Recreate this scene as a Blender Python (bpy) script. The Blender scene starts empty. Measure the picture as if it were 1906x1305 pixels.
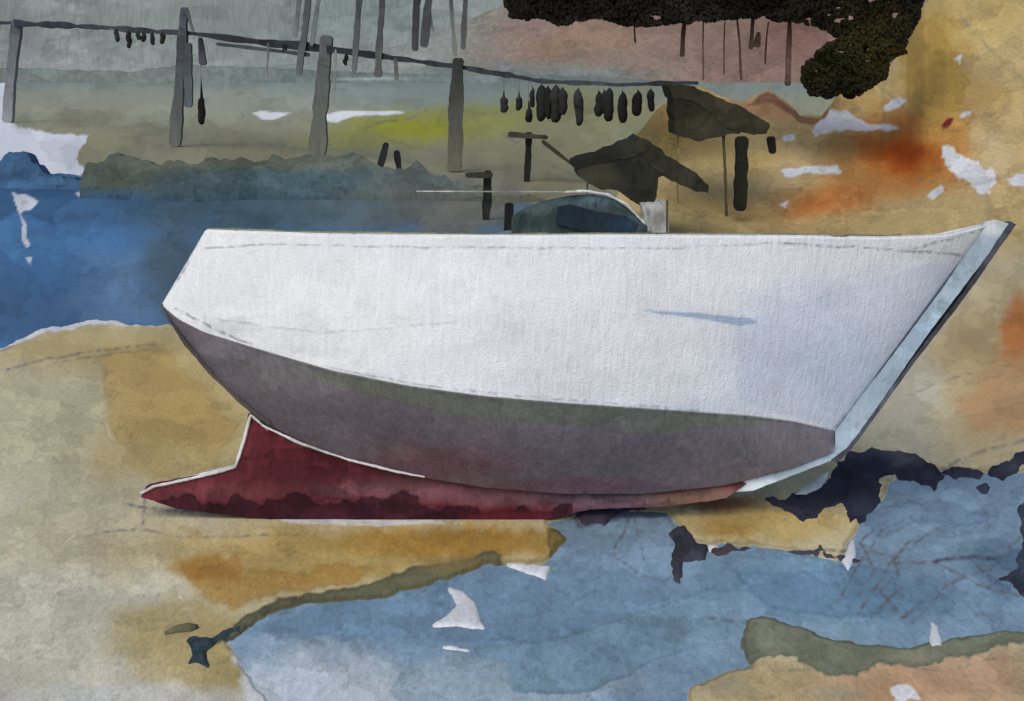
import bpy, math, random
import numpy as np
from mathutils import Vector
from mathutils.geometry import delaunay_2d_cdt
random.seed(4); np.random.seed(4)
F=3000.0; W=1906; H=1305; CAMZ=3.3
PITCH=math.atan((652.5-130)/F)
cp,sp=math.cos(PITCH),math.sin(PITCH)
C0=np.array([0,0,CAMZ])
# ---------------------------------------------------------------- helpers
def ray(px,py):
    px=np.asarray(px,float); py=np.asarray(py,float)
    a=(px-953.0)/F; b=-(py-652.5)/F
    return np.stack([a, cp+b*sp, -sp+b*cp],-1)
def on_ground(px,py,z=0.0):
    d=ray(px,py); t=(z-CAMZ)/d[...,2]
    return C0+d*t[...,None]
def at_y(px,py,Y):
    d=ray(px,py); t=np.asarray(Y)/d[...,1]
    return C0+d*t[...,None]
def project(V):
    V=np.asarray(V,float)-C0
    y=V[...,1]*cp-V[...,2]*sp; u=V[...,1]*sp+V[...,2]*cp
    y=np.maximum(y,0.05)
    return np.stack([953+F*V[...,0]/y, 652.5-F*u/y],-1)
def hsh(i,j,s):
    n=np.sin(i*127.1+j*311.7+s*74.7)*43758.5453
    return n-np.floor(n)
def vn(x,y,s=0):
    xi=np.floor(x); yi=np.floor(y); fx=x-xi; fy=y-yi
    fx=fx*fx*(3-2*fx); fy=fy*fy*(3-2*fy)
    a=hsh(xi,yi,s); b=hsh(xi+1,yi,s); c=hsh(xi,yi+1,s); d=hsh(xi+1,yi+1,s)
    return (a*(1-fx)+b*fx)*(1-fy)+(c*(1-fx)+d*fx)*fy
def fbm(x,y,s=0,o=4):
    r=0;a=0.5;t=0
    for k in range(o):
        r=r+a*vn(x*2**k,y*2**k,s+k*3.1); t+=a; a*=0.5
    return r/t-0.5
def segd(P,pts,closed=True):
    pts=np.asarray(pts,float); n=len(pts); d=np.full(len(P),1e9)
    for i in range(n if closed else n-1):
        a=pts[i]; b=pts[(i+1)%n]; ab=b-a; ap=P-a
        t=np.clip((ap@ab)/max(ab@ab,1e-9),0,1)
        q=ap-t[:,None]*ab
        d=np.minimum(d,(q*q).sum(1))
    return np.sqrt(d)
def polysd(P,pts):
    pts=np.asarray(pts,float); n=len(pts)
    ins=np.zeros(len(P),bool)
    for i in range(n):
        a=pts[i]; b=pts[(i+1)%n]
        c=((a[1]>P[:,1])!=(b[1]>P[:,1]))
        with np.errstate(divide='ignore',invalid='ignore'):
            xx=(b[0]-a[0])*(P[:,1]-a[1])/(b[1]-a[1])+a[0]
        ins^=(c&(P[:,0]<xx))
    d=segd(P,pts)
    return np.where(ins,d,-d)
def warp(P,amp=6,sc=28.,s=0):
    return np.stack([P[:,0]+amp*2*fbm(P[:,0]/sc,P[:,1]/sc,s+1), P[:,1]+amp*1.6*fbm(P[:,0]/sc,P[:,1]/sc,s+9)],-1)
def sst(x,a,b):
    t=np.clip((x-a)/(b-a),0,1); return t*t*(3-2*t)
def paint(P,base,ops=(),var=0.10,seed=0,wash=1.0):
    P=np.asarray(P,float)
    C=np.tile(np.array(base,float),(len(P),1))
    late=[]
    for k,o in enumerate(ops):
        if o[0]=='l':
            late.append((k,o)); continue
        if o[0]=='b':
            _,cx,cy,rx,ry,col,st=o
            Q=warp(P,min(rx,ry)*0.7,max(12,min(rx,ry)*0.8),seed+k)
            r=((Q[:,0]-cx)/rx)**2+((Q[:,1]-cy)/ry)**2
            w=(min(st,1.)*np.exp(-(r/1.1)**1.9))[:,None]
        else:
            _,pts,col,soft,st,edge,amp=o
            pa=np.array(pts,float); m=soft+amp*2+12
            sel=(P[:,0]>pa[:,0].min()-m)&(P[:,0]<pa[:,0].max()+m)&(P[:,1]>pa[:,1].min()-m)&(P[:,1]<pa[:,1].max()+m)
            w=np.zeros((len(P),1))
            if sel.any():
                Q=warp(P[sel],amp,22,seed+k)
                sd=polysd(Q,pa)
                ww=np.clip(sd/max(soft,0.1)+0.5,0,1); w[sel,0]=st*ww
                if edge:
                    e=np.zeros(len(P)); e[sel]=np.clip(1-np.abs(sd-3)/5,0,1)*edge
                    C=C*(1-w)+np.array(col,float)*w
                    C*= (1-e)[:,None]
                    continue
        C=C*(1-w)+np.array(col,float)*w
    n=fbm(P[:,0]/90,P[:,1]/90,seed+5,5)
    n2=fbm(P[:,0]/9,P[:,1]/16,seed+8,3)
    C*= (1+var*1.6*n+var*0.5*n2)[:,None]
    if wash:
        for q,(s_,th) in enumerate([(150.,.05),(70.,-.06),(45.,.12)]):
            f=fbm(P[:,0]/s_,P[:,1]/(s_*.6),seed+20+q*7,5)
            C*=(1-wash*var*(0.6*sst(f,th,th+.03)+0.9*np.exp(-((f-th-.01)/.010)**2)))[:,None]
    for k,o in late:
        _,pts,col,wd,st=o
        pa=np.array(pts,float); m=wd+12
        sel=(P[:,0]>pa[:,0].min()-m)&(P[:,0]<pa[:,0].max()+m)&(P[:,1]>pa[:,1].min()-m)&(P[:,1]<pa[:,1].max()+m)
        if sel.any():
            w=np.zeros((len(P),1)); Q=warp(P[sel],4,30,seed+k); d=segd(Q,pa,False)
            br=np.clip(0.5+2.2*fbm(P[sel][:,0]/8,P[sel][:,1]/8,seed+k,2),0.05,1)
            w[sel,0]=min(st*1.3,.95)*np.clip(1.4-d/wd,0,1)*br
            C=C*(1-w)+np.array(col,float)*w
    return np.clip(C,2,250)
def lin(C):
    c=np.asarray(C,float); g=c.mean(1,keepdims=True); c=(c*.94+g*.06)/255.
    return np.where(c<=0.04045,c/12.92,((c+0.055)/1.055)**2.4)
MATS={}
def mat(kind,depth=12.,gain=1.,rough=0.9,bump=0.5,spec=0.1,gr=1.0):
    key=(kind,depth,gain,rough,bump)
    if key in MATS: return MATS[key]
    m=bpy.data.materials.new(kind+"_wash"); m.use_nodes=True
    nt=m.node_tree; N=nt.nodes; L=nt.links
    bs=N["Principled BSDF"]; bs.inputs["Roughness"].default_value=rough
    bs.inputs["Specular IOR Level"].default_value=spec
    at=N.new("ShaderNodeAttribute"); at.attribute_name="Col"
    ge=N.new("ShaderNodeNewGeometry"); mp=N.new("ShaderNodeMapping"); mp.vector_type='POINT'
    k=12./depth
    flat=kind in("ground","water")
    mp.inputs["Scale"].default_value=((30*k,9.*k,30*k) if flat else (34*k,34*k,6.5*k))
    L.new(ge.outputs["Position"],mp.inputs["Vector"])
    n1=N.new("ShaderNodeTexNoise"); n1.inputs["Scale"].default_value=1.0; n1.inputs["Detail"].default_value=3; n1.inputs["Roughness"].default_value=0.55
    L.new(mp.outputs[0],n1.inputs["Vector"])
    mp2=N.new("ShaderNodeMapping"); mp2.inputs["Scale"].default_value=(80*k,26*k if flat else 80*k,60*k)
    L.new(ge.outputs["Position"],mp2.inputs["Vector"])
    n2=N.new("ShaderNodeTexNoise"); n2.inputs["Scale"].default_value=1.0; n2.inputs["Detail"].default_value=2
    L.new(mp2.outputs[0],n2.inputs["Vector"])
    sc2=N.new("ShaderNodeMath"); sc2.operation='MULTIPLY_ADD'; sc2.inputs[1].default_value=.6; sc2.inputs[2].default_value=.2
    L.new(n2.outputs["Fac"],sc2.inputs[0])
    ad=N.new("ShaderNodeMath"); ad.operation='ADD'; L.new(n1.outputs["Fac"],ad.inputs[0]); L.new(sc2.outputs[0],ad.inputs[1])
    mr=N.new("ShaderNodeMapRange"); mr.inputs["From Min"].default_value=0.7; mr.inputs["From Max"].default_value=1.3
    mr.inputs["To Min"].default_value=(1-.2*gr)/gain; mr.inputs["To Max"].default_value=(1+.18*gr)/gain
    L.new(ad.outputs[0],mr.inputs["Value"])
    vm=N.new("ShaderNodeVectorMath"); vm.operation='SCALE'
    L.new(at.outputs["Color"],vm.inputs[0]); L.new(mr.outputs[0],vm.inputs["Scale"])
    L.new(vm.outputs[0],bs.inputs["Base Color"])
    bp=N.new("ShaderNodeBump"); bp.inputs["Strength"].default_value=bump; bp.inputs["Distance"].default_value=0.012/k
    L.new(ad.outputs[0],bp.inputs["Height"]); L.new(bp.outputs[0],bs.inputs["Normal"])
    MATS[key]=m; return m
col=bpy.context.scene.collection
def empty(name,loc,label,category,group=None):
    e=bpy.data.objects.new(name,None); e.location=loc; e.empty_display_size=0.3; col.objects.link(e)
    e["label"]=label; e["category"]=category
    if group: e["group"]=group
    return e
def mk(name,V,Fa,Cs,m,parent=None,label=None,category=None,group=None,kind=None,smooth=True):
    V=np.asarray(V,float)
    org=np.array([V[:,0].mean(),V[:,1].mean(),V[:,2].min()])
    if kind=="structure": org=np.zeros(3)
    me=bpy.data.meshes.new(name)
    me.from_pydata((V-org).tolist(),[],[tuple(int(i) for i in f) for f in Fa]); me.update()
    a=me.color_attributes.new("Col",'FLOAT_COLOR','POINT')
    cc=np.ones((len(V),4)); cc[:,:3]=lin(Cs); a.data.foreach_set("color",cc.ravel())
    if smooth: me.polygons.foreach_set("use_smooth",[True]*len(me.polygons))
    me.materials.append(m)
    o=bpy.data.objects.new(name,me); col.objects.link(o)
    if parent is not None:
        o.parent=parent; o.location=Vector(org)-parent.location
    else: o.location=org
    if label: o["label"]=label
    if category: o["category"]=category
    if group: o["group"]=group
    if kind: o["kind"]=kind
    return o
def gridfaces(r,c,off=0):
    i=np.arange(r-1)[:,None]*c+np.arange(c-1)[None,:]+off
    i=i.ravel(); return np.stack([i,i+1,i+c+1,i+c],-1)
def resample(pts,step,closed=True,rough=0,seed=0):
    out=[]; n=len(pts)
    for i in range(n if closed else n-1):
        a=np.array(pts[i],float); b=np.array(pts[(i+1)%n],float)
        k=max(1,int(np.linalg.norm(b-a)/step))
        for j in range(k): out.append(a+(b-a)*j/k)
    if not closed: out.append(np.array(pts[-1],float))
    out=np.array(out)
    if rough:
        dx=rough*2*fbm(out[:,0]/14,out[:,1]/14,seed+2,3); dy=rough*2*fbm(out[:,0]/14,out[:,1]/14,seed+6,3)
        out[:,0]+=dx; out[:,1]+=dy
    return out
def tri(poly,step):
    mn=poly.min(0); mx=poly.max(0)
    gx,gy=np.meshgrid(np.arange(mn[0],mx[0],step),np.arange(mn[1],mx[1],step))
    g=np.stack([gx.ravel(),gy.ravel()],-1)+np.random.rand(gx.size,2)*0.2*step
    g=g[polysd(g,poly)>step*0.4]
    allp=np.vstack([poly,g]); n=len(poly)
    vs,_,fs,_,_,_=delaunay_2d_cdt([Vector(p) for p in allp],[(i,(i+1)%n) for i in range(n)],[list(range(n))],1,1e-4)
    return np.array([[v.x,v.y] for v in vs]),[tuple(f) for f in fs]
def sides(fs,n):
    cnt=set(); out=[]
    for f in fs:
        for a,b in zip(f,f[1:]+f[:1]): cnt.add((a,b))
    for (a,b) in cnt:
        if (b,a) not in cnt: out.append((b,a,a+n,b+n))
    return out
def plate(name,pts,mapf,back,m,base,ops=(),step=8,rough=1.0,seed=0,var=.1,**kw):
    poly=resample(pts,step*0.8,True,rough,seed)
    vs,fs=tri(poly,step)
    A=mapf(vs[:,0],vs[:,1]); B=A+np.array(back)
    n=len(vs); Fa=[tuple(f) for f in fs]+[tuple(i+n for i in reversed(f)) for f in fs]+sides(fs,n)
    Cc=paint(vs,base,ops,seed=seed,var=var)
    return mk(name,np.vstack([A,B]),Fa,np.vstack([Cc,Cc]),m,smooth=False,**kw)
def mound(name,pts,h,m,base,ops=(),step=7,rough=3,seed=0,fall=8,z0=-0.035,var=.2,**kw):
    poly=resample(pts,step*0.8,True,rough,seed); vs,fs=tri(poly,step)
    sd=np.maximum(polysd(vs,poly),0)
    A=on_ground(vs[:,0],vs[:,1]+3); 
    A[:,2]=z0+(h-z0)*(1-np.exp(-sd/fall))*(0.9+0.4*fbm(vs[:,0]/16,vs[:,1]/12,seed+3,4))
    B=A.copy(); B[:,2]=z0-0.05
    n=len(vs); Fa=list(fs)+sides(fs,n)
    Cc=paint(vs,base,ops,var=var,seed=seed)
    return mk(name,np.vstack([A,B]),Fa,np.vstack([Cc,Cc]),m,**kw)
def tube(P3,R,nseg=10,squash=1.0,jit=0.0,seed=0,phase=0.0):
    P3=np.asarray(P3,float); R=np.asarray(R,float); n=len(P3); V=[];Fa=[]
    for i in range(n):
        d=P3[min(i+1,n-1)]-P3[max(i-1,0)]; d/=np.linalg.norm(d)
        s=np.cross(d,[0,1,0]); 
        if np.linalg.norm(s)<1e-3: s=np.array([1.,0,0])
        s/=np.linalg.norm(s); t=np.cross(s,d)
        r=R[i]*(1+jit*2*(hsh(i*1.0,seed*1.0,3)-0.5))
        for k in range(nseg):
            a=2*math.pi*k/nseg+phase
            V.append(P3[i]+s*math.cos(a)*r+t*math.sin(a)*(r if squash==1.0 else R.mean()*squash))
    for i in range(n-1):
        for k in range(nseg):
            Fa.append((i*nseg+k,i*nseg+(k+1)%nseg,(i+1)*nseg+(k+1)%nseg,(i+1)*nseg+k))
    Fa.append(tuple(range(nseg))[::-1]); Fa.append(tuple((n-1)*nseg+k for k in range(nseg)))
    return np.array(V),Fa
def pole(name,x0,y0,x1,y1,w0,w1,D,base,m,jit=0.0,seed=0,ops=(),fade=None,**kw):
    # sawn timber with a flat front face and uneven edges
    n=max(5,int(math.hypot(x1-x0,y1-y0)/5)+3); t=np.linspace(0,1,n); L_=math.hypot(x1-x0,y1-y0)
    xs=x0+(x1-x0)*t+4*fbm(t*L_/50,t*0+seed*1.7,seed,3); ys=y0+(y1-y0)*t
    Dd=np.full(n,D) if np.isscalar(D) else D[0]+(D[1]-D[0])*t
    P3=at_y(xs,ys,Dd); R=(w0+(w1-w0)*t)/2/F*Dd*.9*1.414
    R=R*(1+.6*fbm(t*L_/30,t*0,seed+4,4)); R[0]*=0.6; R[-1]*=0.6
    V,Fa=tube(P3,R,4,.999,jit*.5,seed,math.pi/4)
    Pp=project(V); Cc=paint(Pp,base,ops,var=0.2,seed=seed)
    if fade is not None:
        u=np.clip((Pp[:,1]-y0)/(y1-y0),0,1)[:,None]**1.3*.85; Cc=Cc*(1-u)+np.array(fade,float)*u
    return mk(name,V,Fa,Cc,m,smooth=False,**kw)
def interp(pts,xs):
    p=np.array(pts,float); return np.interp(xs,p[:,0],p[:,1])

# ---------------------------------------------------------------- materials
m_ground=mat("ground",12.,.77,0.95,0.6,.1,.8)
m_water=mat("water",12.,.83,0.8,0.5,0.05,.9)
m_bank=mat("bank",36.,0.92,0.95,0.6)
m_far=mat("far",450.,0.93,0.95,0.4)
m_hill=mat("hill",450.,1.08,0.95,0.4)
m_boat=mat("paint",12.,.80,0.85,0.75,0.08,.4)
m_bottom=mat("bottom",12.,0.82,0.9,0.5,.05)
m_mid=mat("timber",55.,.95,0.95,0.2,.03)
m_near=mat("hut",33.,1.05,0.95,0.4,.05)
m_rock=mat("rock",12.,.92,0.9,0.5,.04)
m_stone=mat("stone",12.,.88,0.85,0.6)
m_leaf=mat("leaf",38.,1.95,0.95,0.05,.02,.3)
PEN=(92,90,94)

# ---------------------------------------------------------------- ground
POOL=[(440,1180),(500,1140),(560,1120),(700,1112),(800,1088),(900,1050),(1010,1045),(1030,1030),(1062,1000),(1020,972),(1130,946),(1240,952),(1262,975),(1258,1005),(1300,1012),(1400,1012),(1480,1024),(1565,1040),(1592,990),(1600,960),(1640,935),(1660,890),(1740,870),(1850,880),(2100,870),(2100,1150),(1906,1172),(1850,1170),(1760,1186),(1700,1202),(1620,1198),(1560,1188),(1500,1168),(1440,1142),(1385,1150),(1378,1200),(1395,1235),(1330,1255),(1280,1280),(1290,1500),(560,1500),(545,1380),(500,1300),(460,1250),(425,1192)]
SEA=[(-900,318),(0,320),(30,292),(75,322),(170,328),(180,350),(400,345),(800,345),(1000,380),(1020,560),(330,605),(270,605),(180,593),(100,605),(40,625),(0,650),(-120,668),(-900,760)]
xs=np.concatenate([np.linspace(-6000,-80,24),np.arange(-60,1968,3.0),np.linspace(1990,8000,24)])
ys=np.concatenate([[3200,2300,1800,1500,1400],np.arange(1350,160,-2.7),np.arange(160,133,-1.5),[133,132,131,130.5,130.25]])
gx,gy=np.meshgrid(xs,ys); P=np.stack([gx.ravel(),gy.ravel()],-1)
V=on_ground(P[:,0],P[:,1])
Pw=warp(P,9,24,3)
sd1=polysd(Pw,POOL); sd2=polysd(Pw,SEA); sd=np.maximum(sd1,sd2)
V[:,2]=-0.015-0.015*np.clip(sd/9,-1,1)
fore=np.clip((P[:,1]-600)/100,0,1)
V[:,2]+=np.where(sd<-9,fore*0.012*fbm(V[:,0]*1.5,V[:,1]*1.5,2,4)*np.clip((-sd-9)/30,0,1),0)
gops=[
 ('p',[(-3000,100),(9000,100),(9000,155),(1000,176),(500,182),(0,176),(-3000,176)],(122,134,130),50,1,0,10),
 ('b',300,192,400,30,(146,147,130),.7),
 ('b',820,185,300,22,(134,143,134),.75),
 ('b',450,290,420,45,(124,121,96),.7),
 ('b',180,270,60,60,(142,137,108),.7),
 ('b',800,236,170,32,(148,148,66),.95),
 ('b',780,238,90,17,(150,148,34),.85),
 ('b',640,262,90,14,(138,136,72),.7),
 ('b',950,215,130,22,(141,142,74),.8),
 ('b',1000,300,200,70,(130,124,94),.8),
 ('b',880,380,110,60,(108,106,96),.9),
 ('b',1120,210,120,60,(134,130,90),.8),
 ('p',[(470,210),(500,207),(540,212),(520,220),(490,224)],(212,212,210),2,1,0.0,4),
 ('p',[(600,212),(650,206),(755,208),(740,214),(660,217),(625,228),(600,222)],(212,214,212),2,1,0.0,4),
 ('p',[(-60,160),(10,150),(14,225),(40,235),(70,245),(165,252),(150,275),(140,298),(165,318),(150,330),(-60,335)],(208,208,214),3,1,0.0,12),
 # sand
 ('p',[(-3000,560),(0,560),(320,560),(1200,440),(1230,395),(9000,395),(9000,4000),(-3000,4000)],(187,172,134),8,1,0,0),
 ('b',60,1150,330,330,(192,185,163),1),
 ('b',60,760,160,120,(187,176,140),.9),
 ('b',190,650,200,40,(181,159,107),.9),
 ('b',330,770,140,120,(180,156,100),.9),
 ('p',[(195,650),(300,640),(360,700),(440,790),(400,870),(310,900),(240,860),(200,780)],(174,143,82),20,.75,0.06,12),
 ('b',300,860,100,36,(184,162,108),.7),
 ('b',180,1000,220,70,(189,176,140),.8),
 ('b',620,1030,330,50,(173,146,86),1),
 ('b',860,1010,230,28,(156,118,50),.95),
 ('p',[(335,1040),(420,1060),(520,1065),(640,1050),(700,1060),(640,1090),(520,1100),(430,1135),(370,1110)],(168,127,58),20,.8,0.1,16),
 ('b',395,1058,70,22,(158,110,46),.8),
 ('b',330,1180,110,60,(168,150,102),.9),
 ('b',430,1240,70,70,(164,141,88),.9),
 ('p',[(215,1140),(330,1110),(420,1150),(445,1200),(440,1260),(400,1320),(300,1310),(240,1230)],(172,153,102),26,.5,0.0,22),
 ('b',250,1300,280,26,(194,191,184),.8),
 ('b',1700,700,90,220,(183,175,150),.95),
 ('b',1830,700,90,150,(178,152,106),.9),
 ('p',[(1870,600),(1960,520),(1960,800),(1830,800),(1780,760),(1830,700)],(180,136,92),22,.75,0.0,16),
 ('b',1895,610,30,60,(178,106,52),.9),
 ('b',1640,440,300,40,(180,154,100),.9),
 ('b',1430,970,170,36,(174,146,84),1),
 ('b',1480,980,60,20,(190,164,104),.8),('b',1350,985,50,16,(162,126,60),.7),
 ('b',1330,935,80,14,(136,84,56),.9),
 ('b',1450,1270,200,50,(170,149,106),1),
 ('b',1750,1270,200,60,(180,143,108),1),
 ('b',1800,1240,60,30,(188,152,118),.8),('b',1640,1290,80,16,(172,132,96),.8),('b',1350,1280,50,24,(160,148,118),.7),
 ('b',1560,1290,60,16,(150,141,118),.6),
 ('p',[(-60,655),(0,645),(40,618),(100,602),(180,588),(270,602),(300,592),(310,606),(200,604),(140,609),(70,622),(20,646),(-60,666)],(206,205,206),2,1,0,8),
 ('p',[(410,1180),(450,1178),(500,1200),(540,1260),(620,1340),(470,1340),(440,1240)],(202,202,201),10,.9,0,12),
 ('p',[(500,958),(700,965),(860,972),(700,980),(540,975)],(200,196,190),3,1,0,4),
 ('p',[(395,1205),(440,1158),(520,1113),(600,1102),(690,1086),(760,1058),(850,1042),(920,1024),(940,1050),(860,1080),(790,1100),(700,1125),(560,1130),(490,1155),(440,1190)],(96,94,70),4,.95,0.15,10),
 ('b',850,1050,70,16,(126,108,66),.7),
 ('p',[(1015,985),(1060,980),(1075,1005),(1055,1045),(1020,1055),(1025,1030)],(120,102,56),5,.9,0.15,8),
 ('p',[(1370,1145),(1440,1130),(1500,1160),(1560,1180),(1640,1185),(1740,1175),(1800,1160),(1960,1145),(1960,1206),(1880,1196),(1830,1212),(1780,1222),(1720,1240),(1640,1236),(1590,1258),(1520,1250),(1470,1222),(1420,1222),(1390,1240),(1370,1200)],(108,112,92),4,.95,0.12,17),
 ('b',1450,1190,50,20,(136,136,116),.5),('b',1700,1222,50,12,(140,132,106),.5),
 ('p',[(1655,1278),(1690,1276),(1720,1300),(1670,1306)],(204,202,200),2,1,0,9),
 ('l',[(0,690),(90,668),(200,650),(310,640)],PEN,2.5,.5),('l',[(120,672),(240,655),(300,652)],PEN,2.5,.4),
 ('l',[(195,990),(260,985),(340,1000),(560,995)],PEN,2.5,.4),('l',[(230,940),(300,948),(420,955)],PEN,3,.6),('l',[(268,930),(264,975)],PEN,3,.5),
 ('l',[(1690,735),(1770,705),(1880,680)],PEN,2.5,.3),('l',[(1400,1200),(1440,1250),(1600,1240)],PEN,2.5,.4),('l',[(1680,1240),(1760,1250),(1850,1225)],PEN,2.5,.35),
 ('l',[(1740,880),(1800,850),(1906,820)],(80,80,90),4,.4),('l',[(1330,1020),(1450,1030),(1580,1022)],PEN,3,.5),
 ('l',[(660,250),(700,230),(760,222),(800,200)],PEN,2.5,.4),('l',[(480,265),(560,280),(640,262)],PEN,2.5,.35),('l',[(940,250),(1000,300),(1060,320)],PEN,3,.4),
]
C=paint(P,(142,140,115),gops,var=0.075,seed=1)
edge=np.clip(1-np.abs(sd+4)/5,0,1)*0.2*(P[:,1]>640)
C*=(1-edge)[:,None]
g=mk("ground",V,gridfaces(len(ys),len(xs)),C,m_ground,kind="structure")
g["label"]="ochre and cream sandy shore running to olive fields"

def water(name,x0,x1,y0,y1,base,ops,step,seed,label):
    xs=np.arange(x0,x1,step); ys=np.arange(y1,y0,-step)
    gx,gy=np.meshgrid(xs,ys); P=np.stack([gx.ravel(),gy.ravel()],-1)
    V=on_ground(P[:,0],P[:,1],-0.015)
    V[:,2]+=0.001*fbm(V[:,0]*2,V[:,1]*2,seed,3)
    o=mk(name,V,gridfaces(len(ys),len(xs)),paint(P,base,ops,var=0.09,seed=seed),m_water,kind="structure"); o["label"]=label
water("water",400,2100,850,1480,(124,149,168),[
 ('b',600,1275,170,70,(186,194,199),1),('b',780,1305,220,40,(190,197,201),.9),
 ('b',1050,1275,150,45,(160,175,184),.8),
 ('p',[(460,1175),(620,1120),(900,1060),(1150,1060),(1290,1100),(1180,1150),(1050,1200),(940,1205),(800,1190),(640,1190),(560,1180)],(112,140,163),16,.8,0.05,12),
 ('p',[(880,1205),(1050,1185),(1250,1120),(1330,1090),(1360,1180),(1200,1240),(1100,1290),(960,1290),(900,1240)],(118,146,162),3,.85,0.1,8),
 ('p',[(840,1215),(940,1235),(960,1290),(1010,1330),(780,1330),(720,1290),(760,1240)],(152,169,179),4,.7,0.05,8),
 ('b',1500,1090,160,60,(106,138,160),.8),('b',1750,1000,160,80,(124,149,166),.8),
 ('b',1150,990,110,30,(122,144,162),.8),('b',1690,1120,90,40,(98,128,150),.8),
 ('b',1860,1060,60,60,(92,116,136),.8),('b',1560,1200,120,40,(124,148,160),.7),('b',1330,1200,60,30,(136,160,175),.7),
 ('p',[(1360,1060),(1440,1070),(1600,1050),(1680,1070),(1640,1150),(1540,1150),(1430,1130)],(104,136,160),4,.7,0.08,12),
 ('p',[(1060,950),(1130,935),(1250,945),(1240,960),(1150,965),(1080,985)],(96,100,114),6,.8,.1,8),
 ('p',[(1600,965),(1650,940),(1750,930),(1850,960),(1800,980),(1700,975),(1640,1000)],(108,132,154),4,.7,.08,12),
 ('p',[(1850,1040),(1880,1020),(1930,1030),(1930,1070),(1870,1066)],(84,104,126),4,.7,.08,10),
 ('l',[(1140,1030),(1190,1070),(1240,1080),(1290,1040),(1240,960),(1180,950),(1140,1030)],PEN,3,.6),('l',[(1180,960),(1200,1040)],PEN,3,.4),
 ('l',[(1560,1120),(1600,1050),(1640,990),(1700,960)],PEN,3.2,.7),('l',[(1600,1140),(1650,1060),(1690,1010),(1760,980)],PEN,3.2,.7),
 ('l',[(1580,1130),(1630,1060),(1600,1010),(1650,970)],PEN,3,.6),('l',[(1620,1150),(1680,1090),(1660,1040),(1720,1000)],PEN,3,.6),
 ('l',[(1590,1020),(1690,1040),(1640,1100),(1570,1080)],PEN,3,.5),
 ('l',[(1480,975),(1560,1020),(1640,1050),(1800,1040)],PEN,3,.6),('l',[(1700,1160),(1760,1090),(1840,1060),(1900,1000)],PEN,3,.6),
 ('l',[(1740,1044),(1800,1036),(1860,1040)],(64,72,88),4,.8),('l',[(1800,1036),(1840,1070),(1880,1100)],(64,72,88),3.5,.7),
 ('l',[(1640,1100),(1680,1150),(1720,1120)],PEN,4,.7),('l',[(1310,1150),(1400,1160)],PEN,3,.6),('l',[(1750,1050),(1820,1090),(1900,1110)],PEN,3,.6),
 ],3.0,21,"pale blue tidal pool on the sand")
water("water",-900,1040,275,780,(74,112,151),[
 ('b',100,430,170,100,(74,119,163),.9),('b',60,580,120,60,(70,103,140),.9),
 ('b',230,540,100,70,(100,129,158),.8),('b',330,500,60,110,(76,95,106),.9),('b',170,390,90,36,(62,95,130),.7),('b',110,510,70,40,(66,108,152),.6),
 ('b',480,390,220,50,(74,97,108),1),('b',700,380,160,50,(90,106,110),1),  # teal-grey reflection of the bushes painted into the water colour
 ('b',860,390,130,60,(110,109,100),1),('b',60,320,70,30,(56,88,120),.8),
 ('p',[(-40,345),(0,338),(30,350),(90,345),(150,352),(170,370),(120,384),(96,420),(70,400),(30,392),(0,410),(-40,400)],(58,92,128),5,.75,.06,16),
 ('p',[(18,362),(50,362),(74,374),(58,388),(42,400),(50,425),(60,458),(48,460),(38,400)],(206,208,212),2,1,0,10),
 ('p',[(48,478),(60,478),(56,492)],(206,208,212),2,1,0,3),
 ('p',[(140,358),(172,350),(165,366),(150,368)],(206,208,212),2,1,0,4),
 ],3.0,33,"deep blue sea water beside the beach")

# ---------------------------------------------------------------- sky backdrop, hill
n=260; pxs=np.concatenate([np.linspace(-2500,-40,20),np.linspace(-20,1960,220),np.linspace(2000,4500,20)]); rows=np.concatenate([np.linspace(140,-20,50),np.linspace(-60,-900,12)])
gx,gy=np.meshgrid(pxs,rows); V=at_y(gx.ravel(),gy.ravel(),900.)
V[:,1]-= (V[:,0]/900.)**2*120
P=project(V)
C=paint(P,(150,157,154),[('b',300,60,500,50,(140,147,144),.6),('b',60,100,160,60,(160,162,162),.6),('b',600,20,200,50,(142,156,152),.6),('b',0,40,70,80,(128,133,133),.5),('b',460,40,120,60,(132,139,137),.6)],var=.09,seed=7)
o=mk("sky",V,gridfaces(62,n),C,m_far,kind="structure"); o["label"]="misty grey green sky"
def hillmesh(name,top,x0,x1,D,basey,dep,base,ops,m,step=5,seed=0,label="",lump=0.0,nr=60,rg=3):
    xs=np.arange(x0,x1,step); t=np.concatenate([np.linspace(0,1,nr),[1.06,1.3]])
    ty=interp(top,xs)+rg*2*fbm(xs/16,xs*0,seed,4)
    V=[]
    sc=np.clip((basey-ty)/300,0.05,1.0)
    for s in t:
        ss=min(s,1); py=basey+(ty-basey)*ss
        A=at_y(xs,py,D+dep*sc*s)
        if lump: A[:,1]+=lump*min(1,s*8)*sc*2*fbm(xs/40,py/40,seed+4,4)
        if s>1: A[:,2]-=(s-1)*dep*0.8
        V.append(A)
    V=np.vstack(V); 
    o=mk(name,V,gridfaces(len(t),len(xs)),paint(project(V),base,ops,var=.1,seed=seed),m,kind="structure"); o["label"]=label
    return o
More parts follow.
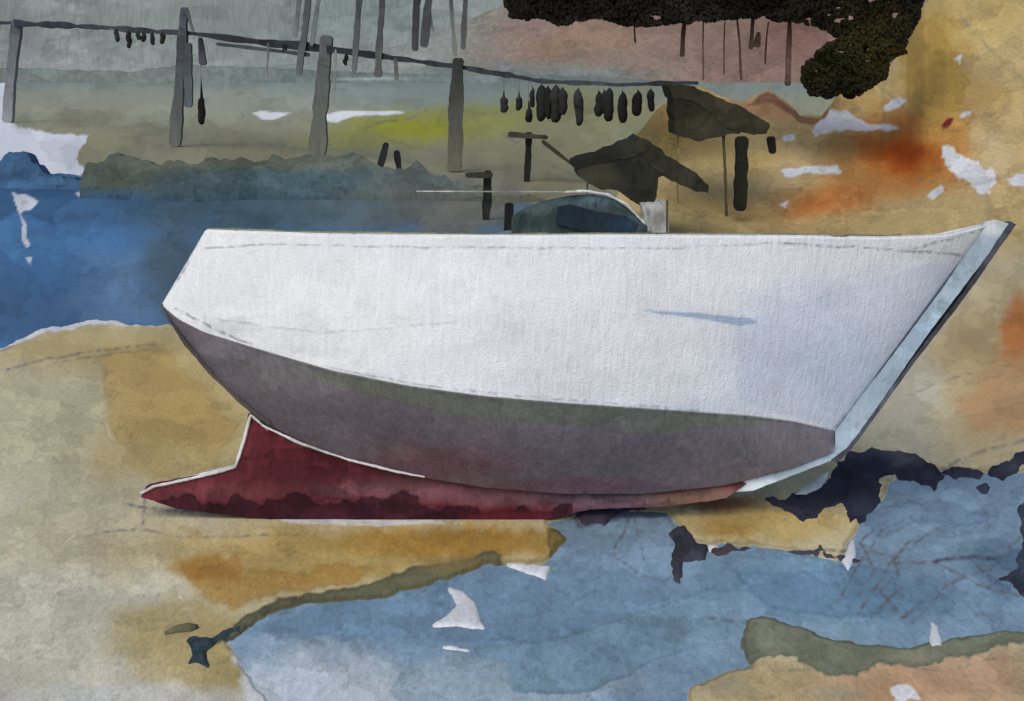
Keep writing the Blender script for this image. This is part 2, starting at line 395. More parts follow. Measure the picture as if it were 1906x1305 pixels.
hillmesh("hill",[(300,126),(600,118),(800,70),(900,25),(1000,-20),(1400,-60),(3000,-60)],300,3200,430.,158,60,(146,121,106),[
 ('b',520,100,290,90,(148,156,152),1),('b',740,60,140,110,(148,153,148),1),('b',860,40,110,90,(146,146,138),.75),('b',1000,138,230,20,(124,134,130),.9),
 ('b',1080,75,130,26,(156,128,106),.8),('b',1400,120,110,60,(142,112,102),.8),('b',1150,108,170,18,(134,119,106),.7),('b',985,50,60,24,(146,124,116),.8),
 ('b',1480,60,60,50,(134,98,88),.8),('b',1240,70,60,50,(150,122,112),.6)],m_hill,step=5,seed=11,label="hazy red brown hillside")
hillmesh("hill",[(-6000,140),(-500,128),(0,126),(250,134),(330,122),(500,126),(800,140),(1100,142),(1200,150)],-1200,1250,415.,160,20,(122,133,128),[('b',200,150,240,14,(130,136,130),.6),('b',690,147,80,3.5,(190,196,194),.8),('b',900,150,240,10,(114,132,132),.6)],m_hill,seed=13,nr=14,label="low teal grey far shore")
WP=(208,208,210)
bank=hillmesh("bank",[(1110,442),(1135,400),(1160,330),(1180,255),(1230,196),(1300,160),(1380,192),(1432,166),(1490,214),(1530,216),(1570,160),(1640,140),(1690,80),(1720,10),(1760,-40),(1900,-90),(3200,-140)],1110,3000,31.4,449,14,(186,160,108),[
 ('b',1230,240,60,60,(134,114,68),.9),('b',1290,230,70,60,(150,124,66),.7),('b',1260,400,80,60,(174,151,96),.7),
 ('b',1480,350,120,60,(188,163,118),.8),('b',1440,400,110,40,(168,137,82),.8),
 ('b',1420,200,80,22,(166,120,84),.8),('p',[(1395,196),(1432,168),(1490,214),(1530,220),(1560,180),(1575,190),(1540,232),(1490,228),(1440,190)],(122,76,62),6,.7,.15,8),
 ('b',1600,190,60,26,(178,149,92),.8),
 ('b',1685,285,150,90,(186,132,70),.85),('b',1688,282,100,66,(188,106,40),.95),('b',1690,282,64,40,(176,78,14),1),('b',1690,284,32,20,(138,52,4),.9),('b',1610,345,80,36,(186,126,66),.8),
 ('b',1545,388,90,40,(184,112,54),.95),('b',1760,250,60,50,(182,130,66),.8),('b',1830,100,130,110,(191,166,114),1),
 ('b',1740,120,60,110,(178,142,68),.85),('b',1850,30,70,50,(196,170,104),.8),('b',1850,300,60,60,(190,170,128),.8),('b',1800,180,80,30,(192,152,86),.7),
 ('p',[(1700,30),(1760,60),(1800,150),(1790,220),(1730,230),(1690,190),(1680,110)],(180,144,68),10,.6,.08,14),
 ('b',1750,390,130,30,(184,160,112),.8),('b',1640,240,60,20,(182,126,66),.8),('b',1400,300,60,30,(176,149,90),.7),
 ('b',1700,420,300,26,(184,159,106),.9),
 ('p',[(1515,245),(1545,202),(1580,205),(1610,232),(1650,230),(1678,242),(1600,246),(1560,238),(1525,256)],WP,2,1,0,11),
 ('p',[(1640,195),(1670,180),(1690,185),(1672,200),(1645,208)],WP,2,1,0,9),
 ('p',[(1455,315),(1500,310),(1560,310),(1565,324),(1500,324),(1460,328)],WP,2,1,0,7),
 ('p',[(1455,252),(1482,250),(1480,262),(1460,262)],WP,2,1,0,4),
 ('p',[(1750,268),(1790,285),(1830,298),(1850,335),(1848,356),(1820,358),(1790,330),(1765,310)],WP,2,1,0,17),
 ('p',[(1722,362),(1750,342),(1756,352),(1738,376)],WP,2,1,0,8),
 ('p',[(1870,330),(1920,318),(1920,345),(1880,345)],WP,2,1,0,11),
 ('p',[(1785,212),(1810,205),(1806,216),(1790,220)],WP,2,1,0,5),
 ('p',[(1652,30),(1690,15),(1700,45),(1672,60)],WP,2,1,0,10),
 ('p',[(1775,110),(1790,100),(1786,120)],WP,2,1,0,4),
 ('p',[(1450,380),(1470,374),(1464,388)],WP,2,1,0,4),
 ('p',[(1752,236),(1762,222),(1774,220),(1770,234),(1758,240)],(120,40,34),2,1,.1,2),
 ('l',[(1600,130),(1660,180),(1700,220)],PEN,2.5,.3),('l',[(1780,20),(1840,90),(1906,150)],PEN,2.5,.3),('l',[(1700,330),(1780,350),(1860,330)],PEN,2.5,.3),
 ],m_bank,step=3.2,seed=17,lump=0.18,nr=140,label="ochre bank with rust orange and chalk patches")

def strip(name,top,bot,dep,base,ops,m,seed,label,amp=12):
    xs=np.arange(top[0][0],top[-1][0],2.0); ty=interp(top,xs)+amp*1.6*fbm(xs/30,xs*0,seed,6)+7*fbm(xs/6,xs*0,seed+9,3); by=interp(bot,xs)
    ty=np.minimum(ty,by-2)
    V=[]; t=np.linspace(0,1,30)
    Yb=on_ground(xs,by,-0.05)[:,1]
    for s in t:
        py=by+(ty-by)*s
        V.append(at_y(xs,py,Yb+dep*((by-py)/80.)**2))
    A=V[-1].copy(); A[:,1]+=0.8; A[:,2]-=0.1; V.append(A); A=A.copy(); A[:,1]+=0.5; A[:,2]=-0.1; V.append(A)
    V=np.vstack(V); Pp=project(V)
    return mk(name,V,gridfaces(32,len(xs)),paint(Pp,base,ops,var=.13,seed=seed),m,kind="stuff",label=label,category="bushes",smooth=False)
m_bush=mat("bush",42.,1.1,.95,.1)
strip("shore_bushes",[(148,350),(160,310),(215,288),(300,306),(345,304),(400,298),(520,294),(600,290),(670,290),(690,300),(712,316),(752,320),(775,300),(800,318),(850,340),(960,362),(1040,370)],[(148,372),(360,378),(480,374),(800,376),(1040,380)],.8,(86,99,95),[
 ('b',230,330,80,30,(90,98,84),.8),('b',560,335,200,26,(80,103,113),.8),('b',740,330,60,30,(98,106,102),.8),('b',620,310,60,16,(94,106,106),.7),
 ('b',450,368,420,18,(76,99,110),.95),('b',800,366,160,22,(104,109,104),.9),('b',960,366,90,20,(114,112,96),1),('b',330,345,50,22,(72,90,98),.8),('b',200,366,80,12,(72,106,136),.8),('b',430,300,320,16,(112,116,98),.8)],m_bush,41,"dark teal bushes along the water edge",14)
strip("shore_bushes",[(-40,318),(-6,312),(8,290),(25,284),(50,286),(58,304),(68,308),(80,326),(110,328),(170,334)],[(-40,352),(172,356)],.8,(60,90,122),[('b',60,350,140,12,(74,112,151),.95),('b',120,340,50,12,(74,108,144),.8)],m_bush,43,"small dark blue bushes at the water edge",14)

# ---------------------------------------------------------------- the boat
a=math.radians(7.5)
vv=np.array([0,math.cos(a),-math.sin(a)])
Yk=float(on_ground(np.array([650.]),np.array([968.]))[0,1])+0.08
O=np.array([0,Yk,0.0])
def onpl(px,py,c):
    d=ray(px,py); c=np.asarray(c,float)
    t=(c-((C0-O)@vv))/(d@vv)
    return C0+d*t[...,None]
def mirror(Pp):
    return Pp-2*((Pp-O)@vv)[:,None]*vv
def curve(pts,t):
    p=np.array(pts,float); s=np.concatenate([[0],np.cumsum(np.linalg.norm(np.diff(p,axis=0),axis=1))]); s/=s[-1]
    x=np.interp(t,s,p[:,0]); y=np.interp(t,s,p[:,1])
    k=np.ones(9)/9
    def sm(v):
        e=np.concatenate([2*v[0]-v[1:5][::-1],v,2*v[-1]-v[-5:-1][::-1]]); return np.convolve(e,k,'valid')
    for _ in range(2): x,y=sm(x),sm(y)
    return x,y
NT=480; t=np.linspace(0,1,NT)
G=[(385,430),(600,437),(900,440),(1200,439),(1450,440),(1640,443),(1760,438),(1832,420)]
CH=[(304,568),(330,592),(380,618),(500,655),(620,690),(760,718),(900,737),(1050,750),(1200,760),(1400,774),(1480,785),(1552,802)]
KL=[(304,572),(335,622),(375,675),(440,740),(500,790),(580,828),(680,862),(780,886),(900,906),(1050,918),(1200,918),(1350,902),(1480,868),(1552,840)]
bg=.35*(1-t)+.04*t+.62*np.sin(np.pi*t)**.7
bc=.10*(1-t)+.04*t+.60*np.sin(np.pi*t)**.75
bk=.05+.10*np.sin(np.pi*t)
gx_,gy_=curve(G,t); cx_,cy_=curve(CH,t); kx_,ky_=curve(KL,t)
boat=empty("boat",(float(on_ground(np.array([950.]),np.array([968.]))[0,0]),Yk,0),"white wooden boat, grey-shaded underside, dark red keel, beached on sand","boat")
def loft(ax,ay,ab,bx,by,bb,M,curv=0.0):
    V=[]
    for s in np.linspace(0,1,M):
        q=math.sin(math.pi*s)*curv
        V.append(onpl(ax+(bx-ax)*s,ay+(by-ay)*s,-(ab+(bb-ab)*s+q*np.sin(np.pi*t)**.5)))
    return np.vstack(V)
def two_sided(name,V,M,base,ops,m,cap=False,thick=0.025,seed=0,var=.045,**kw):
    Pp=project(V); Cc=paint(Pp,base,ops,var=var,seed=seed)
    V2=mirror(V); n=len(V)
    f1=gridfaces(M,NT); f2=gridfaces(M,NT,n)[:,::-1]
    Fa=f1.tolist()+f2.tolist()
    if cap:
        for i in range(M-1):
            a_=i*NT; b_=(i+1)*NT
            Fa.append((a_,b_,b_+n,a_+n)); 
    o=mk(name,np.vstack([V,V2]),Fa,np.vstack([Cc,Cc]),m,parent=boat,**kw)
    md=o.modifiers.new("Solidify",'SOLIDIFY'); md.thickness=thick; md.offset=0
    return o
WH=(206,208,214)
two_sided("topside",loft(gx_,gy_,bg,cx_,cy_,bc,110,.03),110,WH,[
 ('b',1500,640,170,130,(194,199,213),.7),
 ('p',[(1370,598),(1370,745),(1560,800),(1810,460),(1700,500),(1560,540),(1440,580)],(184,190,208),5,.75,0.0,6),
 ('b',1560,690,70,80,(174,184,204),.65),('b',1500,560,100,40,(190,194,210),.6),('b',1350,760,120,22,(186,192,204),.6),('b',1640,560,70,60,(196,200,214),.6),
 ('p',[(1200,577),(1300,582),(1395,592),(1410,600),(1376,606),(1300,592),(1215,582)],(152,170,193),2,1,.03,1.5),
 ('b',420,610,60,18,(184,186,192),.8),('b',560,655,90,10,(190,192,198),.6),  # grey shading painted on the lower left of the panel
 ('b',1740,470,70,18,(192,193,198),.7),('b',640,700,60,8,(164,164,170),.5),
 ('b',850,560,300,90,(212,213,217),.5),
 ('l',[(385,462),(500,455),(800,460),(1250,462),(1440,452)],PEN,1.8,.35),('l',[(1450,452),(1640,462),(1790,474)],PEN,2.2,.5),
 ('l',[(1700,462),(1780,440),(1826,424)],PEN,2.4,.5),('l',[(1790,480),(1740,560),(1640,690),(1500,860)],PEN,2.5,.4),
 ('l',[(320,540),(345,505),(372,450)],PEN,2.2,.4),('l',[(330,575),(400,612),(470,640)],PEN,2.5,.5),('l',[(380,590),(600,620),(850,600)],PEN,2.,.18),('l',[(600,680),(760,712),(900,730),(1300,765)],PEN,2.,.35)],m_boat,cap=True,seed=51,var=.03,label="white painted topside planking")
GR=(108,102,112)  # shade of the downward-facing hull, put into the colour as grey
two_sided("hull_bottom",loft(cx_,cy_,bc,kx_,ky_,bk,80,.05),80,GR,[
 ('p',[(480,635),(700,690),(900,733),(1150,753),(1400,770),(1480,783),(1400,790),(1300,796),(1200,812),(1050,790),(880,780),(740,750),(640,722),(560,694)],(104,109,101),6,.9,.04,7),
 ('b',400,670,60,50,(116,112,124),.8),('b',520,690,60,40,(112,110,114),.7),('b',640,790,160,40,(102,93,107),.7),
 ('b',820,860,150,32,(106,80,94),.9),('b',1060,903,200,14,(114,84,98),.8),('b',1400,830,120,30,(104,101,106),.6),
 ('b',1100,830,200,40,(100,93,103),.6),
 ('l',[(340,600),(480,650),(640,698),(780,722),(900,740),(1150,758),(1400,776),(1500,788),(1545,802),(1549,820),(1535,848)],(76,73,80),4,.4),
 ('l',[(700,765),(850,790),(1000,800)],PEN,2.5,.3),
 ('p',[(1552,780),(1580,800),(1570,850),(1380,925),(1400,899),(1500,872),(1549,844),(1556,815)],(184,194,208),2,1,.05,2)],m_bottom,cap=True,seed=53,var=.08,label="hull underside with its shade painted grey")
RED=(108,48,56)
plate("keel",[(462,770),(480,786),(600,800),(1300,860),(1390,900),(1350,928),(1250,942),(1100,948),(1020,966),(850,973),(650,968),(500,966),(330,948),(262,925),(272,904),(438,874),(452,820)],
 lambda x,y:onpl(x,y,-0.07),vv*0.14,mat("keel",12.,1.06,.9,.5,.05),RED,[
 ('b',560,850,120,40,(98,42,50),.8),('b',800,905,200,22,(122,78,88),.9),('b',700,915,120,16,(128,86,92),.7),
 ('b',950,925,140,18,(116,76,88),.95),('b',1150,928,150,22,(118,94,106),1),('b',1310,925,110,22,(134,100,90),1),
 ('b',420,915,120,14,(118,66,70),.7),('b',640,880,60,20,(118,54,62),.7),
 ('p',[(300,930),(340,922),(400,934),(460,926),(500,936),(530,918),(560,922),(600,938),(640,936),(700,914),(730,928),(770,922),(800,945),(900,950),(1020,950),(1060,940),(1060,985),(280,985)],(62,30,42),2.5,.85,.1,22),  # ragged shading painted dark along the keel base
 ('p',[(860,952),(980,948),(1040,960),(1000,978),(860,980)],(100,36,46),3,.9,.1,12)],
 step=3.5,rough=1.2,seed=57,var=.18,parent=boat,label="dark red keel and skeg fading to mauve under the bow")
plate("stem",[(1832,414),(1850,409),(1882,417),(1720,632),(1580,835),(1545,858),(1400,914),(1362,916),(1352,903),(1480,868),(1546,838),(1552,800),(1640,690),(1760,530)],
 lambda x,y:onpl(x,y,-0.05),vv*0.1,m_boat,(156,174,190),[('b',1420,905,90,14,(198,206,214),.9),('b',1840,425,36,22,(208,210,214),.9),('b',1700,620,30,60,(140,162,182),.6),('b',1600,790,40,40,(176,192,206),.6)],
 step=5,rough=.8,seed=59,parent=boat,label="pale blue raked stem")
plate("stem_shadow",[(1880,412),(1891,418),(1802,546),(1703,674),(1582,840),(1556,862),(1547,857),(1578,833),(1698,670),(1796,541)],  # shadow line on the stem's outer edge, modelled as a dark strip
 lambda x,y:onpl(x,y,-0.058),vv*0.116,m_boat,(70,72,82),[('b',1650,742,20,50,(110,114,128),.7)],step=5,rough=1.6,seed=61,var=.2,parent=boat,label="shadow along the stem edge, built as a thin dark strip")
def boatline(name,pts,c,w,base,m,label,seed=0,both=False,var=.15):
    p=resample(pts,6,False,0.8,seed); n=len(p)
    cc=np.interp(np.linspace(0,1,n),np.linspace(0,1,len(c)),c)
    P3=onpl(p[:,0],p[:,1],-cc); R=np.full(n,w/2/F*11.5)*(1+.8*fbm(np.arange(n)/6.,np.arange(n)*0.,seed,3))
    V,Fa=tube(P3,R,8,1.0,.1,seed); Cc=paint(project(V),base,[],var=var,seed=seed)
    if both:
        V2=mirror(V); k=len(V); Fa=Fa+[tuple(i+k for i in reversed(f)) for f in Fa]; V=np.vstack([V,V2]); Cc=np.vstack([Cc,Cc])
    return mk(name,V,Fa,Cc,m,parent=boat,label=label)
def gcurve(dy,off,lo=0,hi=NT):
    ii=np.arange(lo,hi,6); s=dy/ (cy_[ii]-gy_[ii])
    return list(zip(gx_[ii]+(cx_[ii]-gx_[ii])*s,gy_[ii]+dy)),(bg[ii]+(bc[ii]-bg[ii])*s+off)
def rail():
    ii=np.arange(0,NT,2); s1=18/(cy_[ii]-gy_[ii])
    lx=gx_[ii]+(cx_[ii]-gx_[ii])*s1; ly=gy_[ii]+18
    A=onpl(gx_[ii],gy_[ii]-3,-(bg[ii]+.014)); B=onpl(lx,ly,-(bg[ii]+(bc[ii]-bg[ii])*s1+.014))
    A2=A+vv*0.07; B2=B+vv*0.02
    V=np.vstack([A,B,B2,A2]); n=len(ii); Fa=[]
    for r in range(4):
        r2=(r+1)%4
        for k in range(n-1): Fa.append((r*n+k,r*n+k+1,r2*n+k+1,r2*n+k))
    Cc=paint(project(V),(207,209,214),[('b',1650,452,200,14,(196,198,204),.6)],var=.05,seed=63)
    V2=mirror(V); m_=len(V); Fa=Fa+[tuple(i+m_ for i in reversed(f)) for f in Fa]
    mk("gunwale",np.vstack([V,V2]),Fa,np.vstack([Cc,Cc]),m_boat,parent=boat,label="white gunwale rail",smooth=False)
rail()
p,c=gcurve(-3.5,.0); p=p[:-8]; c=c[:-8]
boatline("gunwale_cap",p,c,5,(128,128,104),m_boat,"olive weathered strip along the rail top",65,both=True)
boatline("rubbing_strake",[(304,566),(318,598),(350,645),(400,702),(450,750),(505,792)],[.11,.13,.2,.2,.2,.18],8,(76,70,72),m_boat,"dark strake on the end",67,both=True)
boatline("keel_edge",[(488,792),(560,826),(650,856),(730,876),(790,888)],[.19,.2,.21,.22,.22],5,(206,204,208),m_boat,"white edge above the keel",69,both=True)
boatline("keel_edge",[(500,800),(466,772),(454,820),(438,870),(360,890),(285,906),(262,918)],[.12,.085,.08,.08,.08,.08,.08],6,(208,206,208),m_boat,"white edge above the keel",73,both=True)
def spanpart(name,ia,ib,drop,base,label):
    ii=np.arange(ia,ib,2); s=drop/(cy_[ii]-gy_[ii])
    x=gx_[ii]+(cx_[ii]-gx_[ii])*s; y=gy_[ii]+drop
    A=onpl(x,y,-(bg[ii]+(bc[ii]-bg[ii])*s-.02)); B=mirror(A); n=len(ii)
    up=np.array([0,math.sin(a),math.cos(a)])*.03
    V=np.vstack([A,B,A-up,B-up]); Fa=[]
    for k in range(n-1):
        Fa+= [(k,k+1,n+k+1,n+k),(2*n+k,3*n+k,3*n+k+1,2*n+k+1),(k,2*n+k,2*n+k+1,k+1),(n+k,n+k+1,3*n+k+1,3*n+k)]
    Fa+=[(0,n,3*n,2*n),(n-1,3*n-1,4*n-1,2*n-1)]
    mk(name,V,Fa,paint(project(V),base,[],seed=71),m_boat,parent=boat,label=label,smooth=False)
spanpart("foredeck",405,474,4,(204,206,210),"white foredeck")
spanpart("seat",102,128,50,(150,130,96),"wooden thwart seat")
spanpart("seat",250,276,50,(150,130,96),"wooden thwart seat")
spanpart("floor",16,444,125,(130,120,100),"inner floor boards")

# ---------------------------------------------------------------- footbridge
bpts=[(-160,38,125.),(15,44,104.),(120,47,92.),(215,52,84.),(340,62,71.),(470,76,66.),(600,90,61.),(730,108,57.),(850,124,53.5),(940,140,50.),(1000,150,48.),(1150,158,45.),(1300,154,42.)]
br=empty("footbridge",tuple(float(v) for v in on_ground(np.array([600.]),np.array([292.]))[0]),"long weathered timber footbridge on tall posts sloping down to the bank","footbridge")
bp=np.array(bpts); nb=300; T=np.linspace(0,1,nb); s_=np.linspace(0,1,len(bp))
bx=np.interp(T,s_,bp[:,0]); by=np.interp(T,s_,bp[:,1])+2.5*2*fbm(T*30,T*0,5,4); bD=np.interp(T,s_,bp[:,2])
P3=at_y(bx,by,bD); hh=(5.0+6*fbm(T*50,T*0,8,4)+np.interp(bx,[0,450,560,700,1300],[-.8,0,2.5,0,-2.2]))/F*bD
hh=np.maximum(hh,.03)
off=np.array([0,1.,0]); V=np.vstack([P3+[0,0,1]*hh[:,None],P3-[0,0,1]*hh[:,None],P3-[0,0,1]*hh[:,None]+off,P3+[0,0,1]*hh[:,None]+off]); Fa=[]
for r in range(4):
    for k in range(nb-1): Fa.append((r*nb+k,r*nb+k+1,((r+1)%4)*nb+k+1,((r+1)%4)*nb+k))
Fa+=[(0,nb,2*nb,3*nb),(nb-1,2*nb-1,3*nb-1,4*nb-1)]
mk("deck",V,Fa,paint(project(V),(74,77,83),[('b',560,80,200,30,(58,60,66),.8),('b',60,45,120,20,(74,80,92),.8)],var=.2,seed=81),m_mid,parent=br,smooth=False)
for i,(x0,y0,x1,y1,w0,w1,D,c_,fd) in enumerate([
 (32,36,14,228,18,22,103.,(118,122,130),(142,144,148)),(344,14,326,272,17,22,70.5,(76,82,88),(108,110,104)),(608,66,590,293,24,32,61.,(94,98,100),(110,111,100)),(853,108,845,318,24,30,53.,(66,68,68),(112,110,94)),
 ]):
    pole("post",x0,y0,x1,y1,w0,w1,D,c_,m_mid,seed=90+i,parent=br,fade=fd)
for i,(x0,y0,x1,y1,w0,w1,D,c_) in enumerate([
 (578,-30,556,140,11,12,62,(86,92,94)),(560,-30,548,70,8,8,62,(110,118,118)),(598,-30,580,85,8,8,61.5,(106,112,112)),(672,-30,658,134,12,11,59,(94,98,100)),(712,-30,704,144,10,16,57.5,(86,88,88)),
 (778,-30,772,95,13,15,56,(66,66,70)),(802,-30,788,88,13,18,55.5,(70,70,74)),(790,-30,806,60,7,6,55.5,(110,112,110)),(838,-30,846,105,8,8,54,(110,114,112)),(868,-30,862,92,11,12,53.3,(84,86,88)),(372,70,378,122,8,16,68,(62,66,72)),(352,80,350,200,14,15,68.5,(80,86,92)),(346,14,360,60,6,5,70,(86,90,96)),(625,92,622,170,5,4,60,(122,124,118)),(500,80,496,150,4,4,64,(128,132,128)),(735,108,738,150,7,9,56,(98,100,98))]):
    pole("upright",x0,y0,x1,y1,w0,w1,float(D),c_,m_mid,seed=110+i,parent=br,fade=tuple(v+14 for v in c_))
pole("brace",405,82,575,102,7,8,(68.,62.),(84,88,90),m_mid,seed=131,parent=br)
def hang(x,y0,y1,w,seed,colr=(50,50,48)):
    D=float(np.interp(x,bp[:,0],bp[:,2]))-.15; top=float(np.interp(x,bp[:,0],bp[:,1]))
    tt=np.linspace(0,1,14); yy=y0+(y1-y0)*tt; R=np.sqrt(np.maximum(1-(2*tt-1)**2,0.02))**.5*w/2/F*D*(1+.4*fbm(tt*4,tt*0,seed,2))
    ytop=np.linspace(min(top,y0-2),y0,4)[:3]; rr=np.full(3,.5/2/F*D)
    P3=at_y(np.full(17,x)+np.concatenate([np.zeros(3),6*fbm(tt*3,tt*0+seed,seed,2)]),np.concatenate([ytop,yy]),D)
    V,Fa=tube(P3,np.concatenate([rr,R]),10,1.0,0,seed)
    mk("hanging_float",V,Fa,paint(project(V),colr,[],var=.25,seed=seed),m_mid,label="dark elongated net float hanging from the footbridge",category="net float",group="net floats hanging from the footbridge")
for i,(x,y0,y1,w) in enumerate([(938,180,210,14),(966,180,206,12),(984,203,228,14),(990,166,200,10),(1008,160,226,21),(1020,164,222,15),(1034,160,228,20),(1048,166,214,18),(1078,168,234,17),(1114,174,217,17),(1124,170,212,13),(1134,166,226,20),(1158,174,229,20),(1187,172,216,20),(1212,168,208,14),
 (218,54,78,9),(240,58,90,10),(258,60,74,8),(268,62,78,9),(284,62,84,9),(303,62,82,10),(374,182,232,15),(530,84,98,10),(644,100,122,8)]):
    hang(x,y0,y1,w,140+i)
def gy_depth(y): return float(on_ground(np.array([900.]),np.array([float(y)]))[0,1])
for i,(x0,y0,x1,y1,w) in enumerate([(720,266,707,308,14),(738,280,744,328,13)]):
    pole("mooring_post",x0,y0,x1+(-10 if i==0 else 4),348,w,w*.8,gy_depth(347),(48,50,50),m_near,seed=170+i,label="short dark leaning mooring post behind the bushes",category="post",group="short dark mooring posts")
for i,(x0,y0,x1,y1,w,cb,base_y) in enumerate([(908,318,904,408,17,(866,326,918,326,12),408),(948,378,945,436,17,None,436),(984,246,980,338,14,(944,250,1020,256,11),338)]):
    D=gy_depth(base_y)
    e=empty("mooring_post",tuple(float(v) for v in on_ground(np.array([float(x1)]),np.array([float(base_y)]))[0]),"dark timber mooring post"+(" with a crossbar" if cb else "")+" on the far shore","post","short dark mooring posts")
    pole("pile",x0,y0,x1,y1+3,w,w,D,(50,52,48),m_near,seed=180+i,parent=e)
    if cb: pole("crossbar",cb[0],cb[1],cb[2],cb[3],cb[4],cb[4]*.8,D-.3,(80,80,68),m_near,seed=185+i,parent=e)
    if i==2: pole("brace",1008,262,1080,318,8,6,D-.5,(76,76,64),m_near,seed=190,parent=e)
for i,(x0,y0,x1,y1,w,D) in enumerate([(1380,254,1378,392,25,33.),(1436,254,1438,286,15,34.)]):
    pole("bank_post",x0,y0,x1,y1,w,w*.85,D,(46,46,38),m_near,seed=195+i,label="stout dark wooden post on the ochre bank",category="post",group="dark posts on the bank")

# ---------------------------------------------------------------- huts
def Ym(D): return lambda x,y: at_y(x,y,D)
hA=empty("shelter_hut",tuple(float(v) for v in at_y(np.array([1150.]),np.array([450.]),31.)[0]),"dark gabled shelter hut with a broad drooping roof beside the bank","hut")
plate("roof",[(1066,302),(1110,290),(1160,272),(1190,257),(1216,268),(1240,288),(1296,322),(1320,345),(1316,358),(1290,356),(1240,330),(1190,288),(1110,306),(1072,316)],Ym(30.32),(0,1.6,0),m_near,(58,58,50),[('b',1200,280,60,20,(52,53,44),.8)],step=5,rough=4.5,seed=201,var=.18,parent=hA)
plate("wall",[(1076,308),(1190,272),(1240,322),(1226,332),(1220,386),(1196,386),(1150,356),(1110,350),(1074,330)],Ym(30.34),(0,1.2,0),m_near,(59,59,50),[('b',1180,330,50,40,(53,55,47),.7),('b',1110,330,40,20,(74,72,57),.7)],step=5,rough=4.5,seed=203,var=.18,parent=hA)
pole("post",1210,380,1208,452,4,4,30.7,(96,92,76),m_near,seed=205,parent=hA)
pole("post",1092,340,1092,452,3,3,30.7,(102,98,80),m_near,seed=206,parent=hA)
hB=empty("shelter_hut",tuple(float(v) for v in at_y(np.array([1330.]),np.array([400.]),33.7)[0]),"dark lean to hut on thin posts set on the ochre bank","hut")
plate("roof",[(1246,160),(1290,160),(1340,184),(1390,204),(1434,232),(1428,250),(1404,252),(1350,236),(1300,192),(1252,180)],Ym(33.42),(0,1.8,0),m_near,(60,58,46),[],step=5,rough=4.5,seed=211,var=.18,parent=hB)
plate("wall",[(1252,172),(1300,182),(1352,220),(1380,246),(1335,256),(1300,262),(1256,250)],Ym(33.44),(0,1.4,0),m_near,(59,58,47),[('b',1290,240,40,20,(76,74,56),.7)],step=5,rough=4.5,seed=213,var=.18,parent=hB)
pole("post",1347,245,1353,402,6,5,33.6,(92,88,66),m_near,seed=215,parent=hB)
pole("post",1262,240,1262,380,3,3,33.6,(136,120,80),m_near,seed=216,parent=hB)
plate("crate",[(1196,384),(1238,376),(1244,436),(1240,450),(1198,450)],Ym(29.6),(0,.5,0),m_near,(190,190,190),[('b',1225,410,8,30,(134,132,128),.6),('l',[(1200,380),(1215,440)],PEN,3,.5)],step=4,rough=5,seed=217,label="pale upright wooden crate standing by the hut",category="crate")
pole("bank_post",1242,372,1242,450,4,4,29.4,(90,84,72),m_near,seed=218,label="thin dark stake beside the pale crate",category="post")

# small moored boat
mb=empty("moored_boat",tuple(float(v) for v in at_y(np.array([1080.]),np.array([460.]),30.)[0]),"small boat with a dark teal canopy beyond the white hull","boat")
xs=np.linspace(952,1204,50); ty=interp([(952,404),(975,388),(1010,374),(1060,364),(1100,361),(1140,368),(1175,392),(1204,420)],xs); V=[]
cen=at_y(xs,np.full(50,436.),28.6)
tp=at_y(xs,ty,28.6)
for k in range(50):
    h=tp[k,2]-cen[k,2]; wd=.62*math.sqrt(max(0.03,1-((xs[k]-1080)/132)**2))
    for j in range(13):
        an=math.pi*j/12; V.append([cen[k,0],28.6-wd*math.cos(an),cen[k,2]+h*math.sin(an)**.7])
V=np.array(V)
mk("canopy",V,gridfaces(50,13).tolist()+[tuple(range(13)),tuple(49*13+j for j in range(12,-1,-1))],paint(project(V),(70,86,86),[('b',1120,372,40,12,(110,130,140),.7),('b',1000,400,40,20,(66,80,74),.7)],var=.2,seed=221),m_near,parent=mb)
V=[]
for k,x in enumerate(np.linspace(930,1215,40)):
    u=(x-930)/285; wd=.75*math.sin(math.pi*min(1,max(0.02,u*.9+.05)))**.6; cx3=at_y(np.array([x]),np.array([433.]),28.6)[0]
    for (yy,zz) in [(-1,0),(-.85,-.2),(-.3,-.42),(.3,-.42),(.85,-.2),(1,0)]:
        V.append([cx3[0],28.6+wd*yy,cx3[2]+zz*(.8+.2*math.sin(math.pi*u))])
V=np.array(V)
mk("hull",V,gridfaces(40,6).tolist()+[(5,4,3,2,1,0),tuple(39*6+j for j in range(6))]+[(k*6,k*6+5,k*6+11,k*6+6) for k in range(39)],paint(project(V),(150,160,168),[],seed=223),m_near,parent=mb,smooth=False)
plate("window",[(1038,384),(1060,380),(1110,394),(1165,402),(1192,418),(1180,434),(1100,434),(1034,416)],Ym(27.9),(0,.05,0),m_near,(42,54,64),[('b',1160,420,30,14,(42,66,94),.7)],step=6,rough=2.5,seed=225,parent=mb)
pp=resample([(1050,358),(1090,356),(1130,362),(1165,380),(1186,402),(1202,418)],6,False)
V,Fa=tube(at_y(pp[:,0],pp[:,1],28.4),np.full(len(pp),5/2/F*28.4),8,1.0,.4,3); mk("trim",V,Fa,paint(project(V),(212,214,216),[],seed=2),m_near,parent=mb)
pole("boom",775,356,1060,357,2.5,2.5,28.4,(186,186,182),m_near,seed=227,parent=mb)

